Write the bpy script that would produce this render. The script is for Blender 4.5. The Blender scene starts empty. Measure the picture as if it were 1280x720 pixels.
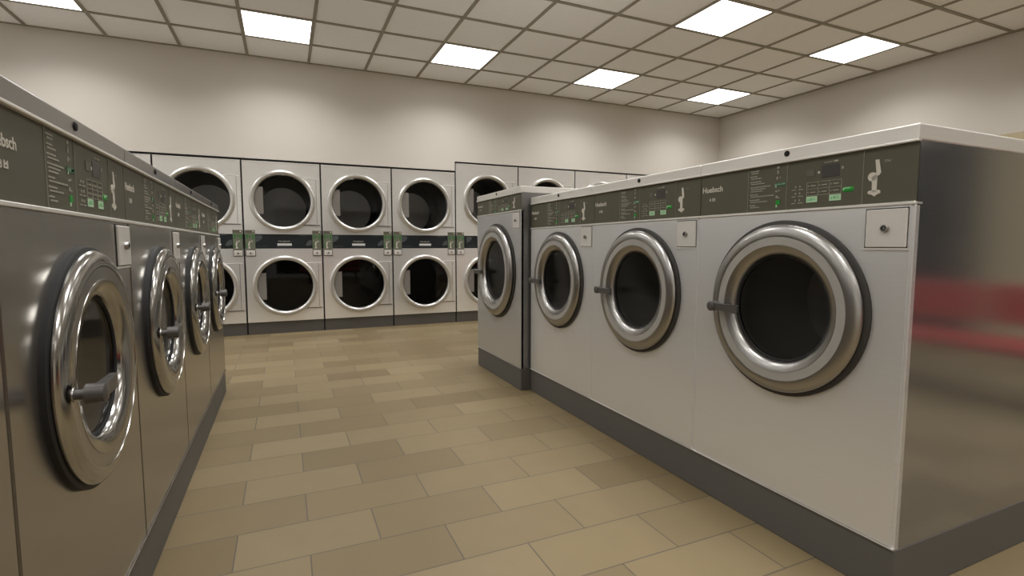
import bpy, bmesh, math, random
from mathutils import Vector, Matrix
random.seed(7)
PI = math.pi
sc = bpy.context.scene
C = sc.collection

# ------------------------------------------------------------------ materials
def newmat(name):
    m = bpy.data.materials.new(name); m.use_nodes = True
    nt = m.node_tree; b = nt.nodes['Principled BSDF']
    return m, nt, b
def L(h):                                     # sRGB 0-255 -> linear
    return tuple(((c/255)/12.92 if c/255 <= .04045 else ((c/255+.055)/1.055)**2.4) for c in h) + (1,)
def plain(name, rgb, rough=.5, metal=0., emit=0., spec=.5):
    m, nt, b = newmat(name)
    b.inputs['Base Color'].default_value = L(rgb)
    b.inputs['Roughness'].default_value = rough
    b.inputs['Metallic'].default_value = metal
    b.inputs['Specular IOR Level'].default_value = spec
    if emit:
        b.inputs['Emission Color'].default_value = L(rgb); b.inputs['Emission Strength'].default_value = emit
    return m
def steel(name, rgb, rough, metal=1., grain=(3, 3, 220), amt=.05, aniso=0., spec=.5):
    """brushed sheet steel: fine stretched noise varies roughness and tone"""
    m, nt, b = newmat(name)
    tc = nt.nodes.new('ShaderNodeTexCoord'); mp = nt.nodes.new('ShaderNodeMapping')
    mp.inputs['Scale'].default_value = grain
    nz = nt.nodes.new('ShaderNodeTexNoise'); nz.inputs['Scale'].default_value = 1.; nz.inputs['Detail'].default_value = 3
    nt.links.new(tc.outputs['Object'], mp.inputs['Vector']); nt.links.new(mp.outputs['Vector'], nz.inputs['Vector'])
    mr = nt.nodes.new('ShaderNodeMapRange')
    mr.inputs['To Min'].default_value = rough-amt; mr.inputs['To Max'].default_value = rough+amt
    nt.links.new(nz.outputs['Fac'], mr.inputs['Value']); nt.links.new(mr.outputs['Result'], b.inputs['Roughness'])
    mx = nt.nodes.new('ShaderNodeMix'); mx.data_type = 'RGBA'
    c = L(rgb)
    mx.inputs['A'].default_value = tuple(x*.96 for x in c[:3])+(1,); mx.inputs['B'].default_value = tuple(min(1, x*1.04) for x in c[:3])+(1,)
    nt.links.new(nz.outputs['Fac'], mx.inputs['Factor']); nt.links.new(mx.outputs['Result'], b.inputs['Base Color'])
    b.inputs['Metallic'].default_value = metal
    b.inputs['Specular IOR Level'].default_value = spec
    if aniso:
        tg = nt.nodes.new('ShaderNodeTangent'); tg.direction_type = 'RADIAL'; tg.axis = 'Z'
        nt.links.new(tg.outputs[0], b.inputs['Tangent']); b.inputs['Anisotropic'].default_value = aniso
    return m
def glassmat(name, tint=(.5, .5, .5), refl=1.45, gloss=.03):
    m = bpy.data.materials.new(name); m.use_nodes = True; nt = m.node_tree
    nt.nodes.remove(nt.nodes['Principled BSDF']); out = nt.nodes['Material Output']
    tr = nt.nodes.new('ShaderNodeBsdfTransparent'); tr.inputs['Color'].default_value = tint+(1,)
    gl = nt.nodes.new('ShaderNodeBsdfGlossy'); gl.inputs['Roughness'].default_value = gloss
    fr = nt.nodes.new('ShaderNodeFresnel'); fr.inputs['IOR'].default_value = refl
    mx = nt.nodes.new('ShaderNodeMixShader')
    nt.links.new(fr.outputs[0], mx.inputs[0]); nt.links.new(tr.outputs[0], mx.inputs[1]); nt.links.new(gl.outputs[0], mx.inputs[2])
    nt.links.new(mx.outputs[0], out.inputs['Surface'])
    return m

M = {}
M['steel'] = steel('brushed_steel', (228, 228, 228), .42, .7, amt=.03, aniso=.75)
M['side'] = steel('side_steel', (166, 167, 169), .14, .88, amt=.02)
M['steel_tall'] = steel('brushed_steel_tall', (202, 202, 202), .4, .75, amt=.03, aniso=.75)
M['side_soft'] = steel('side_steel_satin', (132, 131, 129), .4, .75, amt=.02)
M['steel_left'] = steel('brushed_steel_left_shaded', (172, 168, 162), .26, .95, amt=.02)  # same steel as the right row, darkened for its dim reflections
M['cap_left'] = steel('cap_steel_left_shaded', (150, 148, 144), .3, 1.)  # shaded copy of the cap steel, dimmer light put into the colour
M['cap'] = steel('cap_steel', (222, 219, 213), .34, .45)
M['chrome'] = plain('polished_steel', (168, 166, 163), .29, 1.)
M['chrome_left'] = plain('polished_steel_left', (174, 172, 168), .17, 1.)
M['band'] = plain('satin_band_lit', (184, 182, 178), .42, .6)  # flat ring face coloured lighter for the light it catches
M['dryer'] = steel('dryer_steel', (246, 245, 243), .24, .72, amt=.03, aniso=.35)
M['dryer_ring'] = steel('dryer_ring_steel', (206, 204, 200), .3, .8, grain=(40, 40, 40))
M['plate'] = steel('coin_plate_steel', (214, 210, 204), .4, .4, grain=(120, 120, 120))
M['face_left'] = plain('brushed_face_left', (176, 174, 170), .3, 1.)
M['rubber_shaded'] = plain('grey_rubber_shaded', (20, 19, 18), .6)  # shaded copy of the grey rubber, gap shadow put into the colour
M['rubber'] = plain('grey_rubber', (44, 41, 37), .6)
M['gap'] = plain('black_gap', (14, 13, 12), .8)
M['latch'] = plain('latch_grey', (86, 83, 80), .4, .4)
M['drum'] = steel('drum_steel', (170, 168, 164), .5, .3, grain=(30, 30, 30))
M['olive'] = plain('olive_panel', (82, 80, 66), .5, spec=.3)
M['line'] = plain('panel_line', (122, 120, 106), .6)
M['mark'] = plain('panel_mark', (196, 190, 178), .6)
M['markdim'] = plain('panel_text', (150, 147, 133), .6)
M['disp'] = plain('display_black', (56, 52, 50), .4)
M['greybtn'] = plain('button_grey', (86, 85, 76), .5)
M['green'] = plain('button_green', (10, 132, 40), .5, emit=.05)
M['icondk'] = plain('icon_dark_green', (48, 92, 62), .5)
M['greend'] = plain('icon_green', (96, 170, 118), .5)
M['led'] = plain('pale_green_label', (172, 205, 168), .5)
M['plinth'] = plain('plinth_grey', (82, 79, 74), .6)
M['kick'] = plain('kick_grey', (72, 68, 62), .6)
M['navy'] = plain('navy_band', (19, 26, 31), .35)
M['navymark'] = plain('band_mark', (66, 72, 74), .5)
M['white'] = plain('band_white', (196, 197, 196), .5)
M['meter'] = plain('meter_green_grey', (100, 104, 88), .5)
M['meterg'] = plain('meter_green', (66, 106, 62), .5)
M['meterdark'] = plain('meter_top', (88, 82, 70), .5)
M['glass'] = glassmat('door_glass', (.75, .75, .75), 1.25, .06)
M['dglass'] = glassmat('dryer_glass', (.75, .75, .75), 1.4)
M['disc'] = plain('drum_back_plate', (225, 222, 215), .5)
M['hinge'] = plain('hinge_box', (116, 111, 105), .5)
M['wglass'] = plain('night_glass', (12, 13, 15), .06)
M['frame'] = plain('frame_dark', (70, 66, 60), .5)
M['red'] = plain('red_plastic', (158, 40, 36), .4)
M['darkmetal'] = plain('dark_metal', (40, 38, 36), .5)
M['tbar'] = plain('ceiling_tbar', (146, 140, 128), .6)

def wall_mat(name, two_tone=False):
    m, nt, b = newmat(name)
    tc = nt.nodes.new('ShaderNodeNewGeometry')
    nz = nt.nodes.new('ShaderNodeTexNoise'); nz.inputs['Scale'].default_value = 1.3; nz.inputs['Detail'].default_value = 3
    nt.links.new(tc.outputs['Position'], nz.inputs['Vector'])
    mx = nt.nodes.new('ShaderNodeMix'); mx.data_type = 'RGBA'
    mx.inputs['A'].default_value = L((199, 193, 185)); mx.inputs['B'].default_value = L((205, 199, 190))
    nt.links.new(nz.outputs['Fac'], mx.inputs['Factor'])
    col = mx.outputs['Result']
    if two_tone:
        sep = nt.nodes.new('ShaderNodeSeparateXYZ'); nt.links.new(tc.outputs['Position'], sep.inputs[0])
        lt = nt.nodes.new('ShaderNodeMath'); lt.operation = 'LESS_THAN'; lt.inputs[1].default_value = 2.09
        nt.links.new(sep.outputs['Z'], lt.inputs[0])
        m2 = nt.nodes.new('ShaderNodeMix'); m2.data_type = 'RGBA'
        nt.links.new(lt.outputs[0], m2.inputs['Factor']); nt.links.new(col, m2.inputs['A'])
        m2.inputs['B'].default_value = L((184, 172, 142)); col = m2.outputs['Result']
    nt.links.new(col, b.inputs['Base Color']); b.inputs['Roughness'].default_value = .75
    b.inputs['Specular IOR Level'].default_value = .2
    return m
M['wall'] = wall_mat('painted_wall'); M['wallw'] = plain('white_wall', (236, 236, 234), .8); M['wall2'] = wall_mat('two_tone_wall', True)

def floor_mat():
    m, nt, b = newmat('floor_tiles')
    g = nt.nodes.new('ShaderNodeNewGeometry'); mp = nt.nodes.new('ShaderNodeMapping')
    mp.inputs['Location'].default_value = (-.0435 + .449*40, -1.7115 + .2234*60, 0)
    nt.links.new(g.outputs['Position'], mp.inputs['Vector'])
    br = nt.nodes.new('ShaderNodeTexBrick')
    br.offset = .5; br.offset_frequency = 2; br.squash = 1.; br.squash_frequency = 2
    br.inputs['Color1'].default_value = L((107, 92, 65)); br.inputs['Color2'].default_value = L((128, 113, 84))
    br.inputs['Mortar'].default_value = L((84, 77, 67))
    br.inputs['Scale'].default_value = 1.; br.inputs['Mortar Size'].default_value = .0022
    br.inputs['Mortar Smooth'].default_value = .1; br.inputs['Bias'].default_value = 0
    br.inputs['Brick Width'].default_value = .449; br.inputs['Row Height'].default_value = .2234
    nt.links.new(mp.outputs['Vector'], br.inputs['Vector'])
    nz = nt.nodes.new('ShaderNodeTexNoise'); nz.inputs['Scale'].default_value = 9; nz.inputs['Detail'].default_value = 5
    nt.links.new(g.outputs['Position'], nz.inputs['Vector'])
    mr = nt.nodes.new('ShaderNodeMapRange'); mr.inputs['To Min'].default_value = .95; mr.inputs['To Max'].default_value = 1.05
    nt.links.new(nz.outputs['Fac'], mr.inputs['Value'])
    mu = nt.nodes.new('ShaderNodeMix'); mu.data_type = 'RGBA'; mu.blend_type = 'MULTIPLY'; mu.inputs['Factor'].default_value = 1
    nt.links.new(br.outputs['Color'], mu.inputs['A']); nt.links.new(mr.outputs['Result'], mu.inputs['B'])
    nt.links.new(mu.outputs['Result'], b.inputs['Base Color'])
    b.inputs['Roughness'].default_value = .5; b.inputs['Specular IOR Level'].default_value = .3
    bp = nt.nodes.new('ShaderNodeBump'); bp.inputs['Strength'].default_value = .25; bp.inputs['Distance'].default_value = .002; bp.invert = True
    nt.links.new(br.outputs['Fac'], bp.inputs['Height']); nt.links.new(bp.outputs['Normal'], b.inputs['Normal'])
    return m
M['floor'] = floor_mat()

def ceil_mat():
    m, nt, b = newmat('ceiling_tiles')
    g = nt.nodes.new('ShaderNodeNewGeometry')
    nz = nt.nodes.new('ShaderNodeTexNoise'); nz.inputs['Scale'].default_value = 70; nz.inputs['Detail'].default_value = 4
    nt.links.new(g.outputs['Position'], nz.inputs['Vector'])
    mx = nt.nodes.new('ShaderNodeMix'); mx.data_type = 'RGBA'
    mx.inputs['A'].default_value = L((236, 238, 242)); mx.inputs['B'].default_value = L((249, 250, 252))
    nt.links.new(nz.outputs['Fac'], mx.inputs['Factor']); nt.links.new(mx.outputs['Result'], b.inputs['Base Color'])
    bp = nt.nodes.new('ShaderNodeBump'); bp.inputs['Strength'].default_value = .3; bp.inputs['Distance'].default_value = .004
    nt.links.new(nz.outputs['Fac'], bp.inputs['Height']); nt.links.new(bp.outputs['Normal'], b.inputs['Normal'])
    b.inputs['Roughness'].default_value = .9
    return m
M['ceil'] = ceil_mat()
def emis(name, rgb, s):
    m = bpy.data.materials.new(name); m.use_nodes = True; nt = m.node_tree
    nt.nodes.remove(nt.nodes['Principled BSDF']); e = nt.nodes.new('ShaderNodeEmission')
    e.inputs['Color'].default_value = rgb+(1,); e.inputs['Strength'].default_value = s
    nt.links.new(e.outputs[0], nt.nodes['Material Output'].inputs['Surface'])
    return m
SPREAD, SPREADK = 140., .85
LIGHT = 17.0
LCOL = (1., .995, .985)
M['lamp'] = emis('light_diffuser', LCOL, 4.5)

# perforated drum wall
def perf_mat():
    m, nt, b = newmat('perforated_drum')
    tc = nt.nodes.new('ShaderNodeTexCoord'); mp = nt.nodes.new('ShaderNodeMapping')
    mp.inputs['Rotation'].default_value = (.5, .5, .8)
    nt.links.new(tc.outputs['Object'], mp.inputs['Vector'])
    w = nt.nodes.new('ShaderNodeTexWave'); w.inputs['Scale'].default_value = 14
    nt.links.new(mp.outputs['Vector'], w.inputs['Vector'])
    mx = nt.nodes.new('ShaderNodeMix'); mx.data_type = 'RGBA'
    mx.inputs['A'].default_value = L((12, 12, 12)); mx.inputs['B'].default_value = L((40, 39, 38))
    nt.links.new(w.outputs['Fac'], mx.inputs['Factor']); nt.links.new(mx.outputs['Result'], b.inputs['Base Color'])
    b.inputs['Metallic'].default_value = .3; b.inputs['Roughness'].default_value = .6
    return m
M['perf'] = perf_mat()

# ------------------------------------------------------------------ mesh helpers
def box(bm, x0, x1, y0, y1, z0, z1, bev=0., seg=1):
    r = bmesh.ops.create_cube(bm, size=1.)
    vs = r['verts']
    bmesh.ops.scale(bm, vec=(x1-x0, y1-y0, z1-z0), verts=vs)
    bmesh.ops.translate(bm, vec=((x0+x1)/2, (y0+y1)/2, (z0+z1)/2), verts=vs)
    if bev:
        es = list({e for v in vs for e in v.link_edges})
        bmesh.ops.bevel(bm, geom=es, offset=bev, segments=seg, profile=.5, affect='EDGES', clamp_overlap=True)
def lathe(bm, prof, cx, cz, n=72, close=False):
    """profile of (radius, p): p is how far the ring stands out of the front (towards -y); axis along y through (cx, cz)"""
    rings = []
    for r, p in prof:
        if r < 1e-6:
            rings.append([bm.verts.new((cx, -p, cz))]); continue
        rings.append([bm.verts.new((cx+r*math.cos(2*PI*i/n), -p, cz+r*math.sin(2*PI*i/n))) for i in range(n)])
    prs = list(zip(rings, rings[1:])) + ([(rings[-1], rings[0])] if close else [])
    for a, b in prs:
        for i in range(n):
            j = (i+1) % n
            if len(a) == 1 and len(b) == 1: continue
            if len(a) == 1: bm.faces.new((a[0], b[j], b[i]))
            elif len(b) == 1: bm.faces.new((a[i], a[j], b[0]))
            else: bm.faces.new((a[i], a[j], b[j], b[i]))
def tube(bm, p0, p1, r0, r1=None, n=20, cap=True):
    r1 = r0 if r1 is None else r1
    p0 = Vector(p0); p1 = Vector(p1); d = (p1-p0).normalized()
    q = d.to_track_quat('Z', 'Y').to_matrix()
    A = [bm.verts.new(p0 + q @ Vector((r0*math.cos(2*PI*i/n), r0*math.sin(2*PI*i/n), 0))) for i in range(n)]
    B = [bm.verts.new(p1 + q @ Vector((r1*math.cos(2*PI*i/n), r1*math.sin(2*PI*i/n), 0))) for i in range(n)]
    for i in range(n): bm.faces.new((A[i], A[(i+1) % n], B[(i+1) % n], B[i]))
    if cap: bm.faces.new(A[::-1]); bm.faces.new(B)
def holed_plate(bm, x0, x1, z0, z1, holes, y0, y1, n=64):
    """flat sheet from y0 (front) to y1 (back), x0..x1, split in bands of z with one round hole each"""
    zs = [z0] + [(holes[i][3]) for i in range(len(holes)-1)] + [z1]
    for k, h in enumerate(holes):
        cx, cz, R = h[:3]; za, zb = zs[k], zs[k+1]
        angs = [2*PI*i/n for i in range(n)] + [math.atan2(z-cz, x-cx) % (2*PI) for x in (x0, x1) for z in (za, zb)]
        angs = sorted(set(round(a, 6) for a in angs))
        def hit(a):
            c, s = math.cos(a), math.sin(a); t = 1e9
            if c > 1e-9: t = min(t, (x1-cx)/c)
            if c < -1e-9: t = min(t, (x0-cx)/c)
            if s > 1e-9: t = min(t, (zb-cz)/s)
            if s < -1e-9: t = min(t, (za-cz)/s)
            return cx+t*c, cz+t*s
        def ring(y, inner): return [bm.verts.new((cx+R*math.cos(a), y, cz+R*math.sin(a)) if inner else (hit(a)[0], y, hit(a)[1])) for a in angs]
        of, inf, ib, ob = ring(y0, 0), ring(y0, 1), ring(y1, 1), ring(y1, 0)
        m = len(angs)
        for a, b in ((of, inf), (inf, ib), (ib, ob), (ob, of)):
            for i in range(m):
                j = (i+1) % m
                bm.faces.new((a[i], a[j], b[j], b[i]))
def obj(name, bm, mat, parent=None, smooth=None, loc=None):
    bmesh.ops.recalc_face_normals(bm, faces=bm.faces)
    if name == 'door_glass' and sum(f.normal.y for f in bm.faces) > 0: bmesh.ops.reverse_faces(bm, faces=bm.faces)   # glass faces the room
    me = bpy.data.meshes.new(name); bm.to_mesh(me); bm.free()
    me.materials.append(mat)
    if smooth is not None:
        me.polygons.foreach_set('use_smooth', [True]*len(me.polygons))
        try: me.set_sharp_from_angle(angle=math.radians(smooth))
        except Exception: pass
    o = bpy.data.objects.new(name, me); C.objects.link(o)
    if parent: o.parent = parent
    if loc: o.location = loc
    return o
def thing(name, label, cat, loc=(0, 0, 0), rotz=0., group=None):
    o = bpy.data.objects.new(name, None); C.objects.link(o); o.empty_display_size = .1
    o.location = loc; o.rotation_euler = (0, 0, rotz); tag(o, label, cat, group); return o
def tag(o, label, cat, group=None):
    o['label'] = label; o['category'] = cat
    if group: o['group'] = group
    return o
def struct(name, bm, mat, label=None):
    o = obj(name, bm, mat); o['kind'] = 'structure'
    if label: o['label'] = label
    return o
def copy_tree(o, parent=None):
    c = o.copy(); C.objects.link(c)
    if parent: c.parent = parent
    for ch in list(o.children): copy_tree(ch, c)
    return c
def bx(name, mat, parent, dims, bev=0., seg=1):
    bm = bmesh.new(); box(bm, *dims, bev=bev, seg=seg)
    return obj(name, bm, mat, parent)

TEXTCACHE = {}
def text_mesh(txt, height, width, bold=.0):
    """upright lettering in the x-z plane, left edge at 0, base line at 0, stretched to width x height"""
    cu = bpy.data.curves.new('lettering', 'FONT'); cu.body = txt; cu.size = 1; cu.offset = bold; cu.extrude = .003
    to = bpy.data.objects.new('lettering_tmp', cu); C.objects.link(to)
    dg = bpy.context.evaluated_depsgraph_get()
    me = bpy.data.meshes.new_from_object(to.evaluated_get(dg))
    bpy.data.objects.remove(to); bpy.data.curves.remove(cu)
    xs = [v.co.x for v in me.vertices]; ys = [v.co.y for v in me.vertices]
    x0, x1, y0, y1 = min(xs), max(xs), min(ys), max(ys)
    for v in me.vertices:
        x, y, z = v.co
        v.co = ((x-x0)/(x1-x0)*width, -z*.1, (y-y0)/(y1-y0)*height)
    return me
def text(name, txt, h, w, mat, parent, loc, bold=0.):
    me = text_mesh(txt, h, w, bold); me.name = name; me.materials.append(mat)
    o = bpy.data.objects.new(name, me); C.objects.link(o); o.parent = parent; o.location = loc
    return o

# ------------------------------------------------------------------ washers
def make_washer(name, label, group, W, z0, zp, zc, zt, depth, cz, R, lipR, steelm, cap_digit, capm=None, ringm=None, bandm=None, gasm=None, bodym=None):
    """local frame: front face in the plane y=0 looking to -y, x runs 0..W left to right for the user"""
    t = thing(name, label, 'washing machine', group=group)
    g = .0010; capm = capm or M['cap']; ringm = ringm or M['chrome']
    gf = 1.032 if gasm else 1.047
    cx = W/2; k = W/.768; s = R/.28
    # body shell without its front
    bm = bmesh.new(); box(bm, g, W-g, .004, depth, z0, zc)
    for f in [f for f in bm.faces if f.normal.y < -.9]: bm.faces.remove(f)
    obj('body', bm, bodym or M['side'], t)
    # narrow flanges of the shell beside the front sheet
    bm = bmesh.new()
    box(bm, g, g+.012, .0005, .02, z0, zp-.006); box(bm, W-g-.018, W-g, .0005, .02, z0, zp-.006, bev=.0015)
    box(bm, g, W-g, -.0055, .02, z0, z0+.004)
    obj('front_flange', bm, steelm, t)
    bm = bmesh.new(); holed_plate(bm, g+.003, W-g-.008, z0+.006, zp-.006, [(cx, cz, lipR+.02)], -.002, .003)
    obj('front_panel', bm, steelm, t)
    bm = bmesh.new(); box(bm, g, W-g, -.006, .03, zp-.005, zp+.0035, bev=.0015); obj('trim_strip', bm, M['cap'], t)
    # top cap
    bm = bmesh.new(); box(bm, g, W-g, -.004, depth, zc, zt, bev=.004, seg=2)
    cap = obj('top_cap', bm, capm, t)
    bm = bmesh.new(); box(bm, g, W-g, -.008, .01, zc-.0035, zc+.003, bev=.0015); obj('cap_lip', bm, M['cap'], cap)
    bm = bmesh.new(); hz = zc+(zt-zc)*.58
    tube(bm, (cx-.002, .002, hz), (cx-.002, -.006, hz), .0095); tube(bm, (cx-.002, -.0055, hz), (cx-.002, -.0075, hz), .007)
    obj('cap_plug', bm, M['gap'], cap)
    # control panel
    bm = bmesh.new(); box(bm, g+.0005, W-g-.001, .002, .03, zp, zc-.002)
    cp = obj('control_panel', bm, M['olive'], t)
    y = .0014; hgt = zc-zp
    A = lambda a: a*k
    Z = lambda z: zp+(z-1.1141)/.1617*hgt
    def dec(nm, mat, rects, th=.0008):
        bm = bmesh.new()
        for a0, a1, za, zb in rects: box(bm, A(a0), A(a1), y-th, .004, Z(za), Z(zb))
        return obj(nm, bm, mat, cp)
    text('brand_lettering', 'Huebsch', .0215*hgt/.1617, A(.100), M['mark'], cp, (A(.010), y, Z(1.205)), .018)
    text('capacity_number', cap_digit, .0135, A(.009), M['mark'], cp, (A(.045), y, Z(1.170)), .01)
    dec('tub_icon', M['mark'], [(.061, .063, 1.171, 1.184), (.072, .074, 1.171, 1.184), (.061, .074, 1.171, 1.1735), (.0655, .0695, 1.177, 1.181)])
    for a in (.2265, .3815, .6255): dec('divider_line', M['line'], [(a, a+.002, 1.117, 1.273)])
    rows = []
    zz = 1.2605
    for ln in ((.036, .030), (.03, .042), (.045, .055), (.082, .06, .048), (.033, .095), (.042, .068), (.025, .036)):
        for q, w in enumerate(ln):
            a0 = .236 + (0 if q == 0 else .004)
            x = a0
            while x < a0+w:
                e = min(x+random.uniform(.006, .013), a0+w); rows.append((x, e, zz-.0022, zz+.0012)); x = e+.0018
            zz -= .0072
        zz -= .0042
    ins = dec('instruction_text', M['markdim'], rows, .0005)
    for r in [(.343, .352, 1.258, 1.265), (.345, .350, 1.240, 1.252), (.342, .348, 1.222, 1.231), (.353, .358, 1.226, 1.229),
                                     (.340, .347, 1.180, 1.185), (.350, .357, 1.183, 1.186), (.342, .348, 1.160, 1.168), (.351, .356, 1.159, 1.163)]: dec('program_icon', M['markdim'], [r])
    dec('program_icon', M['icondk'], [(.336, .378, 1.199, 1.211)]); dec('program_icon', M['led'], [(.337, .345, 1.2005, 1.2075), (.339, .343, 1.195, 1.202)]); dec('program_icon', M['led'], [(.348, .357, 1.203, 1.2075), (.356, .366, 1.2035, 1.206), (.365, .376, 1.203, 1.208)])
    dec('program_icon', M['green'], [(.343, .358, 1.138, 1.152)])
    dec('program_icon', M['led'], [(.343, .348, 1.129, 1.137)])
    dec('selector_button', M['greybtn'], [(.452, .478, 1.218, 1.239)])
    bm = bmesh.new(); box(bm, A(.499), A(.558), .0011, .006, Z(1.207), Z(1.2475), bev=.002); obj('display', bm, M['disp'], cp)
    dec('display_mark', M['markdim'], [(.508, .534, 1.253, 1.255), (.538, .552, 1.252, 1.257), (.563, .569, 1.228, 1.236)])
    dec('arrow_light', M['mark'], [(.489, .495, 1.223, 1.230)])
    tb = []
    for i in range(4): tb.append((.454+i*.037-.0006, .454+i*.037+.0006, 1.157, 1.198))
    for j in range(3): tb.append((.454, .565, 1.157+j*.0205-.0006, 1.157+j*.0205+.0006))
    for i in range(3):
        for j in range(2):
            tb.append((.4575+i*.037, .4605+i*.037, 1.165+j*.0205, 1.169+j*.0205)); tb.append((.466+i*.037, .483+i*.037, 1.1655+j*.0205, 1.1685+j*.0205))
    dec('program_table', M['markdim'], tb)
    dl = []
    for j in range(3):
        zj = 1.189-.0215*j
        dl += [(.413, .417, zj-.003, zj+.003), (.428, .432, zj-.003, zj+.003), (.402, .416, zj-.0105, zj-.008), (.424, .442, zj-.0105, zj-.008)]
    dec('status_lights', M['markdim'], dl)
    for q in (.454, .529):
        pl_ = dec('price_label', M['led'], [(q, q+.036, 1.136, 1.1545)])
        dec('price_mark', M['greend'], [(q+.005, q+.009, 1.141, 1.147), (q+.013, q+.018, 1.141, 1.150), (q+.0175, q+.031, 1.1425, 1.145), (q+.02, q+.03, 1.148, 1.150)], .0012)
    bm = bmesh.new(); box(bm, A(.567), A(.602), -.0005, .012, Z(1.1575), Z(1.1745), bev=.0055*k, seg=3); sb = obj('start_button', bm, M['green'], cp)
    bm = bmesh.new(); box(bm, A(.571), A(.575), -.001, .002, Z(1.164), Z(1.169)); box(bm, A(.573), A(.593), -.0009, .002, Z(1.1685), Z(1.171)); obj('start_mark', bm, M['led'], cp)
    # coin slot emblem: slanted rod, round joint, stem and foot
    bm = bmesh.new()
    def poly(pts, th=.001):
        f = [bm.verts.new((A(a), y-th, Z(z))) for a, z in pts]; b = [bm.verts.new((A(a), .004, Z(z))) for a, z in pts]
        bm.faces.new(f); bm.faces.new(b[::-1])
        for i in range(len(pts)): j = (i+1) % len(pts); bm.faces.new((f[i], b[i], b[j], f[j]))
    poly([(.6585, 1.240), (.668, 1.240), (.675, 1.203), (.669, 1.195), (.660, 1.197), (.6625, 1.206)])
    poly([(.6525+.0125*math.cos(q*PI/8), 1.1935+.0125*math.sin(q*PI/8)) for q in range(16)])
    poly([(.651, 1.195), (.6655, 1.197), (.6655, 1.150), (.653, 1.150)])
    poly([(.642, 1.1535), (.647, 1.1555), (.671, 1.1555), (.6755, 1.1535), (.6755, 1.1465), (.667, 1.1435), (.660, 1.138), (.653, 1.1435), (.642, 1.1465)])
    obj('coin_slot_emblem', bm, M['mark'], cp)
    text('coin_value', '25¢', .008, A(.017), M['markdim'], cp, (A(.682), y, Z(1.229)), .0)
    # coin box plate with lock
    b1 = W-.0155; b0 = b1-.106; c1 = zp-.014; c0 = c1-.105
    bm = bmesh.new(); box(bm, b0-.004, b1+.001, -.0035, .002, c0-.003, c1+.003); fr = obj('coin_box_recess', bm, M['gap'], t)
    bm = bmesh.new(); box(bm, b0, b1, -.009, .002, c0, c1, bev=.002); pl = obj('coin_box_door', bm, M['plate'], t)
    bm = bmesh.new(); box(bm, b0-.006, b1+.003, -.006, .001, c0-.007, c0-.002); obj('coin_box_ledge', bm, M['cap'], pl)
    lx, lz = (b0+b1)/2, (c0+c1)/2
    bm = bmesh.new(); lathe(bm, [(.0105, .008), (.0105, .016), (.009, .018), (.0065, .018), (.0065, .014), (.003, .014), (.003, .0165), (0, .0165)], lx, lz, 24)
    obj('lock', bm, M['chrome'], pl, 40)
    bm = bmesh.new(); lathe(bm, [(.0066, .0145), (.0063, .0182), (.0046, .0182), (.0044, .0145)], lx, lz, 24); obj('lock_ring', bm, M['gap'], pl, 40)
    # collar, drum and door
    bm = bmesh.new(); lathe(bm, [(R*1.02, -.001), (R*(gf-.002), .001), (R*gf, .012), (R*(gf-.012), .0145), (R*.9, .0145), (R*.9, -.001)], cx, cz, close=True); obj('door_gasket', bm, gasm or M['rubber'], t, 40)
    bm = bmesh.new(); d0 = lipR+.012
    lathe(bm, [(lipR*.95, .0), (lipR*.96, -.02), (d0+.02*s, -.06), (d0+.025*s, -.42), (0, -.42)], cx, cz)
    obj('drum', bm, M['drum'], t, 50)
    prof = [(.262, .010), (.273, .0125), (.279, .018), (.2795, .023), (.276, .029), (.268, .0345), (.256, .0385), (.245, .040), (.2405, .0395),
            (.240, .0375), (.2115, .0365), (.211, .0385)]
    l = lipR/.18
    prof = [(r*s, p*s) for r, p in prof] + [(lipR*1.10, .034*s), (lipR*1.03, .027*s), (lipR, .020*s), (lipR*.995, .012), (lipR*.985, .009), (lipR*.985, -.004)]
    bm = bmesh.new(); lathe(bm, prof, cx, cz, 96); door = obj('door', bm, ringm, t, 35)
    bm = bmesh.new(); lathe(bm, [(.2402*s, .0372*s), (.2395*s, .0380*s), (.212*s, .0375*s), (.2113*s, .0366*s)], cx, cz, 96); obj('face_band', bm, bandm or M['band'], door, 40)
    bm = bmesh.new(); lathe(bm, [(lipR*.955, .008), (lipR*.7, .0055), (lipR*.3, .004), (0, .0035)], cx, cz, 64); obj('door_glass', bm, M['glass'], door, 60)
    bm = bmesh.new(); lathe(bm, [(lipR*.99, .0125), (lipR*.975, .0125), (lipR*.95, .010), (lipR*.945, .0)], cx, cz, 64); obj('glass_seal', bm, M['gap'], door, 60)
    # latch: stem out of the ring face, hub and paddle reaching over the glass edge
    hx = cx-.234*s; hzz = cz-.014*s
    bm = bmesh.new(); tube(bm, (hx, -.030*s, hzz), (hx, -.036*s-.005, hzz), .015, .0135); o1 = obj('latch_bolt', bm, M['chrome'], door, 40)
    bm = bmesh.new(); tube(bm, (hx, -.034*s, hzz), (hx, -.060, hzz), .0095, n=24)
    tube(bm, (hx, -.054, hzz), (hx, -.083, hzz), .019, .018, n=28); tube(bm, (hx, -.083, hzz), (hx, -.086, hzz), .018, .013, n=28)
    vs = []
    for x, hw, th in ((hx+.004, .0145, .0125), (hx+.04, .0125, .010), (hx+.08, .0135, .008), (hx+.108, .015, .006), (hx+.114, .011, .004)):
        vs.append([bm.verts.new((x, -.069+dy*th, hzz-.001+dz*hw)) for dy, dz in ((-1, -1), (-1, 1), (1, 1), (1, -1))])
    for a, b in zip(vs, vs[1:]):
        for i in range(4): j = (i+1) % 4; bm.faces.new((a[i], a[j], b[j], b[i]))
    bm.faces.new(vs[0][::-1]); bm.faces.new(vs[-1])
    obj('door_latch', bm, M['latch'], door, 40)
    return t

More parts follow.
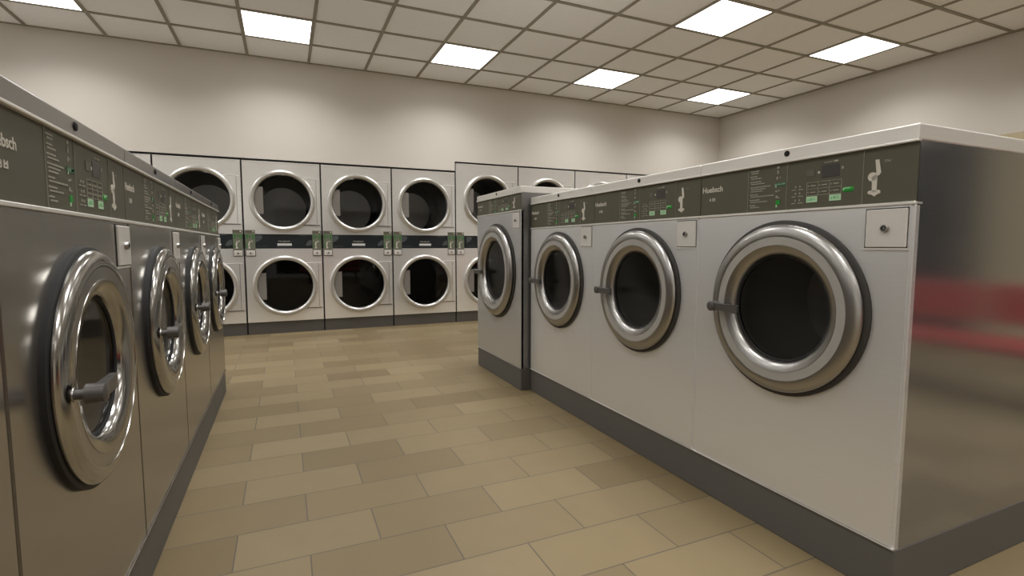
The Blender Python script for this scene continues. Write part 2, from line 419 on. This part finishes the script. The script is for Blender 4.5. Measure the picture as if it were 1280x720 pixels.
XR, XL, X4 = 1.5249, -.3999, 1.4598
PR, PLR = .7707, .7303
R0Y, L4Y = .8143, 3.9393
grpR = 'stainless front-loading washers in the right row'
rlab = ['nearest large stainless washer in the right row, its bare steel side showing',
        'middle stainless washer in the right row, second from the bare steel end',
        'farthest flush washer of the right row, just before the taller jutting washer']
w = make_washer('washing_machine', rlab[0], grpR, PR, .1521, 1.1141, 1.2758, 1.3194, .80, .790, .280, .180, M['steel'], '4')
for i in range(3):
    o = w if i == 0 else copy_tree(w)
    o['label'] = rlab[i]
    o.location = (XR, R0Y+PR*(i+1), 0); o.rotation_euler = (0, 0, -PI/2)
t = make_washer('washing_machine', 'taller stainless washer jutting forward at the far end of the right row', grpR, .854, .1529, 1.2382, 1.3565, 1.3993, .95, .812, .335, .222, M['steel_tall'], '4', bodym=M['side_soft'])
t.location = (X4, 4.0015, 0); t.rotation_euler = (0, 0, -PI/2)
grpL = 'stainless front-loading washers in the left row'
llab = ['washer at the far end of the left row, next to the dryer wall',
        'third washer along the left row, second from its far end',
        'second washer along the left row, beside the large near one',
        'large nearest fully visible washer of the left row with the number 3 panel',
        'washer cut off by the left photo edge, a mere sliver of front']
w = make_washer('washing_machine', llab[0], grpL, PLR, .1532, 1.0663, 1.2254, 1.2673, .80, .738, .252, .152, M['steel_left'], '3', M['cap_left'], M['chrome_left'], M['face_left'], M['rubber_shaded'])
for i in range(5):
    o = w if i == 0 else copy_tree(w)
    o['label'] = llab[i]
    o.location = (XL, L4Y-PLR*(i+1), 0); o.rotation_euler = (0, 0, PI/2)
def plinth(x0, x1, y0, y1, z1, label):
    bm = bmesh.new(); box(bm, x0, x1, y0, y1, 0, z1-.0005, bev=.003); tag(obj('washer_plinth', bm, M['plinth']), label, 'plinth', 'grey plinths under the washers')
plinth(XR, XR+.80, R0Y, R0Y+3*PR, .1521, 'long dark grey plinth under the three flush washers of the right row')
plinth(X4, X4+.95, 4.0015-.854, 4.0015, .1529, 'short dark grey plinth under the taller jutting washer')
plinth(XL-.80, XL, L4Y-5*PLR, L4Y, .1532, 'long dark grey plinth under the left row of washers')

# ------------------------------------------------------------------ stacked dryers
YD = 6.3747
def make_dryer(name, label, group, W, zt, uz, R=.34, lz=.545):
    t = thing(name, label, 'dryer', group=group)
    g = .0085; zk = .1383; bt, bb = 1.127, .966
    bm = bmesh.new(); box(bm, g, W-g, .004, .95, zk, zt)
    for f in [f for f in bm.faces if f.normal.y < -.9]: bm.faces.remove(f)
    obj('body', bm, M['dryer'], t)
    bm = bmesh.new(); box(bm, g, W-g, .012, .9, 0, zk); obj('kick_plate', bm, M['kick'], t)
    cx = W/2
    bm = bmesh.new(); box(bm, 0, g+.01, .022, .03, .0, zt+.03); box(bm, W-g-.01, W, .022, .03, .0, zt+.03); box(bm, g, W-g, .022, .03, zt-.01, zt+.03); obj('gap_shade', bm, M['gap'], t)  # black strips painting in the shade of the gaps around each dryer
    bm = bmesh.new(); box(bm, g, W-g, -.004, .004, zt-.006, zt, bev=.001); obj('top_highlight', bm, M['cap'], t)  # pale strip standing in for the highlight along the top edge
    bm = bmesh.new(); holed_plate(bm, g, W-g, bt, zt, [(cx, uz, .30)], -.002, .006); obj('upper_front', bm, M['dryer'], t)
    bm = bmesh.new(); holed_plate(bm, g, W-g, zk, bb, [(cx, lz, .30)], -.002, .006); obj('lower_front', bm, M['dryer'], t)
    bm = bmesh.new(); box(bm, g, W-g, .000, .006, bb, bt); band = obj('control_band', bm, M['navy'], t)
    def dec(nm, mat, rects, par, y=0.0, th=.0015):
        bm = bmesh.new()
        for a0, a1, za, zb in rects: box(bm, a0, a1, y-th, y+.002, za, zb)
        return obj(nm, bm, mat, par)
    text('brand_lettering', 'Huebsch', .019, .118, M['greybtn'] if 0 else M['markdim'], band, (cx-.059, -.0003, 1.040), .015)
    dec('name_bar', M['white'], [(cx-.072, cx+.078, .999, 1.024)], band)
    dec('small_print', M['navymark'], [(cx-.08, cx+.085, .981, .985), (cx-.285, cx-.17, .988, .993), (cx+.16, cx+.25, 1.113, 1.118)], band)
    bm = bmesh.new()
    for pts in ([(-.295, 1.115), (-.23, 1.115), (-.222, 1.085), (-.255, 1.052), (-.29, 1.035), (-.295, 1.06)], [(.29, 1.066), (.262, 1.058), (.235, 1.03), (.222, 1.0), (.255, .996), (.29, 1.01)]):
        f = [bm.verts.new((cx+a, -.001, z)) for a, z in pts]; bm.faces.new(f)
    obj('leaf_print', bm, M['navymark'], band)
    for a0, a1 in ((g+.004, .112), (W-.108, W-g-.004)):
        bm = bmesh.new(); box(bm, a0, a1, -.008, .002, .960, 1.172, bev=.002); mt = obj('coin_meter', bm, M['meter'], t)
        wd = a1-a0
        dec('meter_screen', M['meterdark'], [(a0+.004, a1-.004, 1.140, 1.168)], mt, -.008)
        dec('meter_label', M['meterg'], [(a0+.006, a0+wd*.32, 1.075, 1.125), (a1-wd*.3, a1-.004, 1.07, 1.125), (a0+wd*.4, a0+wd*.6, 1.09, 1.118), (a0+.006, a0+.02, .975, 1.03)], mt, -.008)
        dec('meter_button', M['mark'], [(a1-.024, a1-.012, 1.148, 1.16)], mt, -.008, .003)
        dec('coin_slot_emblem', M['mark'], [(a0+wd*.36, a0+wd*.47, 1.02, 1.047), (a0+wd*.28, a0+wd*.4, 1.0, 1.026), (a0+wd*.33, a0+wd*.43, .972, 1.005), (a0+wd*.26, a0+wd*.5, .968, .978), (a0+wd*.55, a0+wd*.72, 1.043, 1.052)], mt, -.008)
        bm = bmesh.new(); box(bm, a0, a1, -.006, .002, .880, .955); fr = obj('coin_box_frame', bm, M['frame'], t)
        bm = bmesh.new(); box(bm, a0+.006, a1-.006, -.012, .0, .888, .947, bev=.002); pb = obj('coin_box_door', bm, M['plate'], fr)
        bm = bmesh.new(); lathe(bm, [(.009, .011), (.009, .019), (.006, .020), (0, .020)], (a0+a1)/2, .915, 16); obj('lock', bm, M['latch'], fr, 40)
    for nm, cz in (('upper', uz), ('lower', lz)):
        # hinge side plate behind the ring
        bm = bmesh.new()
        pts = [(.187, .258), (.383, .258), (.383, -.262), (.183, -.262)] + [(.32*math.cos(math.radians(q)), .32*math.sin(math.radians(q))) for q in range(-52, 53, 8)]
        f = [bm.verts.new((cx+a, -.0115, cz+z)) for a, z in pts]; bk = [bm.verts.new((cx+a, -.001, cz+z)) for a, z in pts]
        bm.faces.new(f)
        for i in range(len(pts)): j = (i+1) % len(pts); bm.faces.new((f[i], bk[i], bk[j], f[j]))
        hp = obj('hinge_plate', bm, M['dryer'], t)
        bm = bmesh.new(); box(bm, cx+.19, cx+.385, -.0135, -.002, cz+.256, cz+.261, bev=.001); obj('plate_highlight', bm, M['cap'], hp)  # pale strip painted in as the highlight on the plate's upper edge
        bm = bmesh.new(); box(bm, cx+.352, cx+.3565, -.0122, -.008, cz-.255, cz+.25); box(bm, cx+.2, cx+.384, -.012, -.002, cz-.271, cz-.2615)
        obj('plate_shadow_line', bm, M['kick'], hp)  # dark strips painted in as shadow lines at the plate's side and bottom
        bm = bmesh.new()
        lathe(bm, [(R*.955, .0), (R*.985, .004), (R, .014), (R, .024), (R*.985, .034), (R*.955, .040), (R*.92, .041), (R*.875, .036), (R*.853, .026), (R*.85, .010), (R*.85, -.02), (R*.87, -.05)], cx, cz, 80)
        door = obj('door', bm, M['dryer_ring'], t, 40)
        bm = bmesh.new(); lathe(bm, [(R*.856, .006), (0, .006)], cx, cz, 64); obj('door_glass', bm, M['dglass'], door)
        bm = bmesh.new(); box(bm, cx-.283, cx-.198, -.0105, -.0065, cz-.152, cz+.148)
        obj('hinge_box', bm, M['hinge'], door)
        bm = bmesh.new(); lathe(bm, [(.30, -.006), (.36, -.05), (.36, -.80), (.0, -.80)], cx, cz, 64); dr = obj('drum', bm, M['perf'], t, 50)
        if nm == 'upper':
            bm = bmesh.new(); lathe(bm, [(.27, -.782), (.262, -.778), (0, -.778)], cx, cz-.045, 64); obj('drum_back_plate', bm, M['disc'], dr)
            ld = bpy.data.lights.new('drum_fill_light', 'POINT'); ld.energy = .09; ld.shadow_soft_size = .02  # added fill light without a real bulb, makes the back plate show
            lo = bpy.data.objects.new('drum_fill_light', ld); C.objects.link(lo); lo.parent = dr; lo.location = (cx, .40, cz+.24)
    return t
d = [-.4084, .4073, 1.2169, 2.0253]
PD = .8112
grpD = 'stacked dryers built into the back wall'
dl = ['stacked dryer behind the left washers, hidden next to the dryer sliver at the far left',
      'stacked dryer whose top corner just shows above the left washer row, leftmost seen',
      'stacked dryer half hidden by the far end of the left washer row',
      'first fully visible stacked dryer right of the left washer row',
      'middle fully visible stacked dryer, second right of the left washer row',
      'last stacked dryer of the lower-topped group, directly left of the height step']
w = make_dryer('stacked_dryer', dl[0], grpD, PD, 1.9285, 1.500)
for i in range(6):
    o = w if i == 0 else copy_tree(w)
    o['label'] = dl[i]; o.location = (-.4084+PD*(i-3), YD, 0)
grpT = 'taller stacked dryers at the right of the back wall'
tl = ['first taller stacked dryer, right of the height step and partly behind the jutting washer',
      'taller stacked dryer with only the top of its door ring showing above the right washers',
      'taller stacked dryer showing only a plain top corner above the right washer row',
      'last taller stacked dryer, a thin top sliver beside the wall corner']
PT = .8852
w = make_dryer('tall_stacked_dryer', tl[0], grpT, PT, 2.048, 1.585)
for i in range(4):
    o = w if i == 0 else copy_tree(w)
    o['label'] = tl[i]; o.location = (2.0253+PT*i, YD, 0)
DX0 = -.4084-3*PD; DX1 = 2.0253+4*PT

# ------------------------------------------------------------------ room shell
ZC, YW, XW, XN, YN = 3.0465, 6.386, 6.5, -4.3, -4.6
bm = bmesh.new(); box(bm, XN-.1, XW+.1, YN-.1, YW+1.2, -.1, 0); struct('floor', bm, M['floor'])
bm = bmesh.new(); box(bm, XN-.1, XW+.1, YN-.1, YW+1.2, ZC+.006, ZC+.1); struct('ceiling', bm, M['ceil'])
bm = bmesh.new()
box(bm, XN, DX0, YW, YW+.12, 0, ZC+.006)
box(bm, DX0, 2.0253, YW, YW+.12, 1.9285+.027, ZC+.006)
box(bm, 2.0253, DX1+.005, YW, YW+.12, 2.048+.025, ZC+.006)
box(bm, DX1+.005, XW, YW, YW+.12, 0, ZC+.006)
struct('wall_back', bm, M['wall'])
bm = bmesh.new(); box(bm, XN-.1, XW+.1, YW+1.1, YW+1.2, 0, ZC); struct('wall_service', bm, M['gap'])
bm = bmesh.new(); box(bm, XW, XW+.1, YN-.1, YW+.12, 0, ZC+.006); struct('wall_right', bm, M['wall2'])
bm = bmesh.new(); box(bm, XN-.1, XN, YN-.1, YW+.12, 0, ZC+.006); struct('wall_left', bm, M['wallw'])
bm = bmesh.new()
box(bm, XN, -.26, YN-.1, YN, 0, ZC+.006); box(bm, -.26, 4.6, YN-.1, YN, 2.12, ZC+.006); box(bm, 4.6, XW, YN-.1, YN, 0, ZC+.006); box(bm, -.26, 4.6, YN-.1, YN, 0, .12)
struct('wall_front', bm, M['wallw'])
bm = bmesh.new(); box(bm, -.26, 4.6, YN-.07, YN-.05, .12, 2.12); wn = struct('window_1', bm, M['wglass'])
bm = bmesh.new()
for x in (-.26, 1.33, 2.95, 4.56): box(bm, x, x+.04, YN-.05, YN+.01, .12, 2.12)
box(bm, -.26, 4.6, YN-.05, YN+.01, 2.08, 2.12); box(bm, -.26, 4.6, YN-.05, YN+.01, .12, .16)
fr = obj('window_frame', bm, M['frame'], wn)
bm = bmesh.new(); box(bm, XW-.03, XW-.004, -3.3, -1.3, 0.02, 2.12); dr = struct('door_1', bm, M['wglass'])
bm = bmesh.new()
for y in (-3.36, -2.33, -1.3): box(bm, XW-.05, XW-.002, y, y+.06, .005, 2.18)
box(bm, XW-.05, XW-.002, -3.36, -1.24, 2.12, 2.18)
obj('door_frame', bm, M['frame'], dr)
# ceiling grid of T-bars
GX0, GY0, GP = -.30, 5.183, .615
bm = bmesh.new(); bw = .014
for k in range(-7, 12):
    x = GX0+GP*k
    if XN < x < XW: box(bm, x-bw, x+bw, YN, YW, ZC-.004, ZC+.006)
for j in range(-16, 2):
    y = GY0+GP*j
    if YN < y < YW-.02: box(bm, XN, XW, y-bw, y+bw, ZC-.0045, ZC+.006)
for a in ((XN, XW, YW-.02, YW), (XN, XW, YN, YN+.02), (XW-.02, XW, YN, YW), (XN, XN+.02, YN, YW)): box(bm, *a, ZC-.003, ZC+.006)
struct('trim_1', bm, M['tbar'])
# lights
lights = [(-1, 0, 'square ceiling light panel cut off at the top left corner'),
          (0, 0, 'square ceiling light panel above the left dryers'),
          (1, 0, 'square ceiling light panel above the middle dryers, second along the back row'),
          (2, 0, 'third square light panel of the back row, left of the corner one'),
          (3, 0, 'square ceiling light panel nearest the back right corner'),
          (2, -1, 'large bright ceiling light panel cut by the top edge of the photo'),
          (3, -1, 'large ceiling light panel above the near right washer, nearest the right wall')]
lp = None
def light_panel(label):
    t = thing('ceiling_light', label, 'ceiling light', group='square ceiling light panels')
    h = GP/2
    bm = bmesh.new(); q = .016
    for a in ((-h+bw, h-bw, -h+bw, -h+bw+q*.4), (-h+bw, h-bw, h-bw-q*.4, h-bw), (-h+bw, -h+bw+q*.4, -h+bw, h-bw), (h-bw-q*.4, h-bw, -h+bw, h-bw)): box(bm, *a, -.003, .004)
    obj('frame', bm, M['tbar'], t)
    bm = bmesh.new(); box(bm, -h+bw+.005, h-bw-.005, -h+bw+.005, h-bw-.005, -.0015, .003); obj('diffuser', bm, M['lamp'], t)
    return t
for m_, n_, lab in lights:
    o = light_panel(lab) if lp is None else copy_tree(lp)
    lp = lp or o
    o['label'] = lab; o.location = (GX0+GP/2+3*GP*m_, GY0+GP/2+3*GP*n_, ZC)
for m_ in range(-2, 4):
    for n_ in range(-5, 1):
        y = GY0+GP/2+3*GP*n_
        if y < YN+.3: continue
        ld = bpy.data.lights.new('ceiling_lamp', 'AREA'); ld.shape = 'SQUARE'; ld.size = .56
        ld.energy = LIGHT*PI*.575**2*SPREADK; ld.color = LCOL; ld.spread = math.radians(SPREAD)
        o = bpy.data.objects.new('ceiling_lamp', ld); C.objects.link(o)
        o.location = (GX0+GP/2+3*GP*m_, y, ZC-.006)

# ------------------------------------------------------------------ red seating behind the viewpoint, mirrored in the steel
def bench(label, loc, rotz, n):
    t = thing('waiting_bench', label, 'bench', loc, rotz)
    bm = bmesh.new()
    box(bm, 0, n*.56, -.03, .03, .30, .35)
    for x in (.25, n*.56-.25):
        box(bm, x-.025, x+.025, -.025, .025, 0, .3); box(bm, x-.03, x+.03, -.24, .24, 0, .03)
    obj('beam', bm, M['darkmetal'], t)
    for i in range(n):
        bm = bmesh.new()
        x0, x1 = i*.56+.02, i*.56+.54
        box(bm, x0, x1, -.24, .2, .34, .40, bev=.02, seg=2); obj('seat', bm, M['red'], t)
        bm = bmesh.new(); box(bm, x0, x1, .2, .25, .47, .74, bev=.02, seg=2); obj('backrest', bm, M['red'], t)
    return t
bench('red plastic beam bench behind the viewpoint, mirrored in the near washer side', (4.2, .85, 0), -PI/2, 4)
bench('red plastic beam bench along the aisle behind the viewpoint, mirrored in dryer glass', (2.0, -1.7, 0), PI, 3)

# ------------------------------------------------------------------ camera, world, view
cam = bpy.data.cameras.new('camera'); cam.sensor_width = 36; cam.lens = 18.0; cam.clip_start = .02
co = bpy.data.objects.new('camera', cam); C.objects.link(co)
co.location = (0, 0, 1.0); co.rotation_euler = (PI/2-.0827, 0, -.4166)
sc.camera = co
w = bpy.data.worlds.new('world'); sc.world = w; w.use_nodes = True
w.node_tree.nodes['Background'].inputs[0].default_value = (.02, .02, .02, 1)
w.node_tree.nodes['Background'].inputs[1].default_value = 1
sc.view_settings.view_transform = 'Standard'
sc.view_settings.look = 'None'
sc.view_settings.exposure = 0
sc.cycles.max_bounces = 10; sc.cycles.diffuse_bounces = 5; sc.cycles.glossy_bounces = 6; sc.cycles.transparent_max_bounces = 10
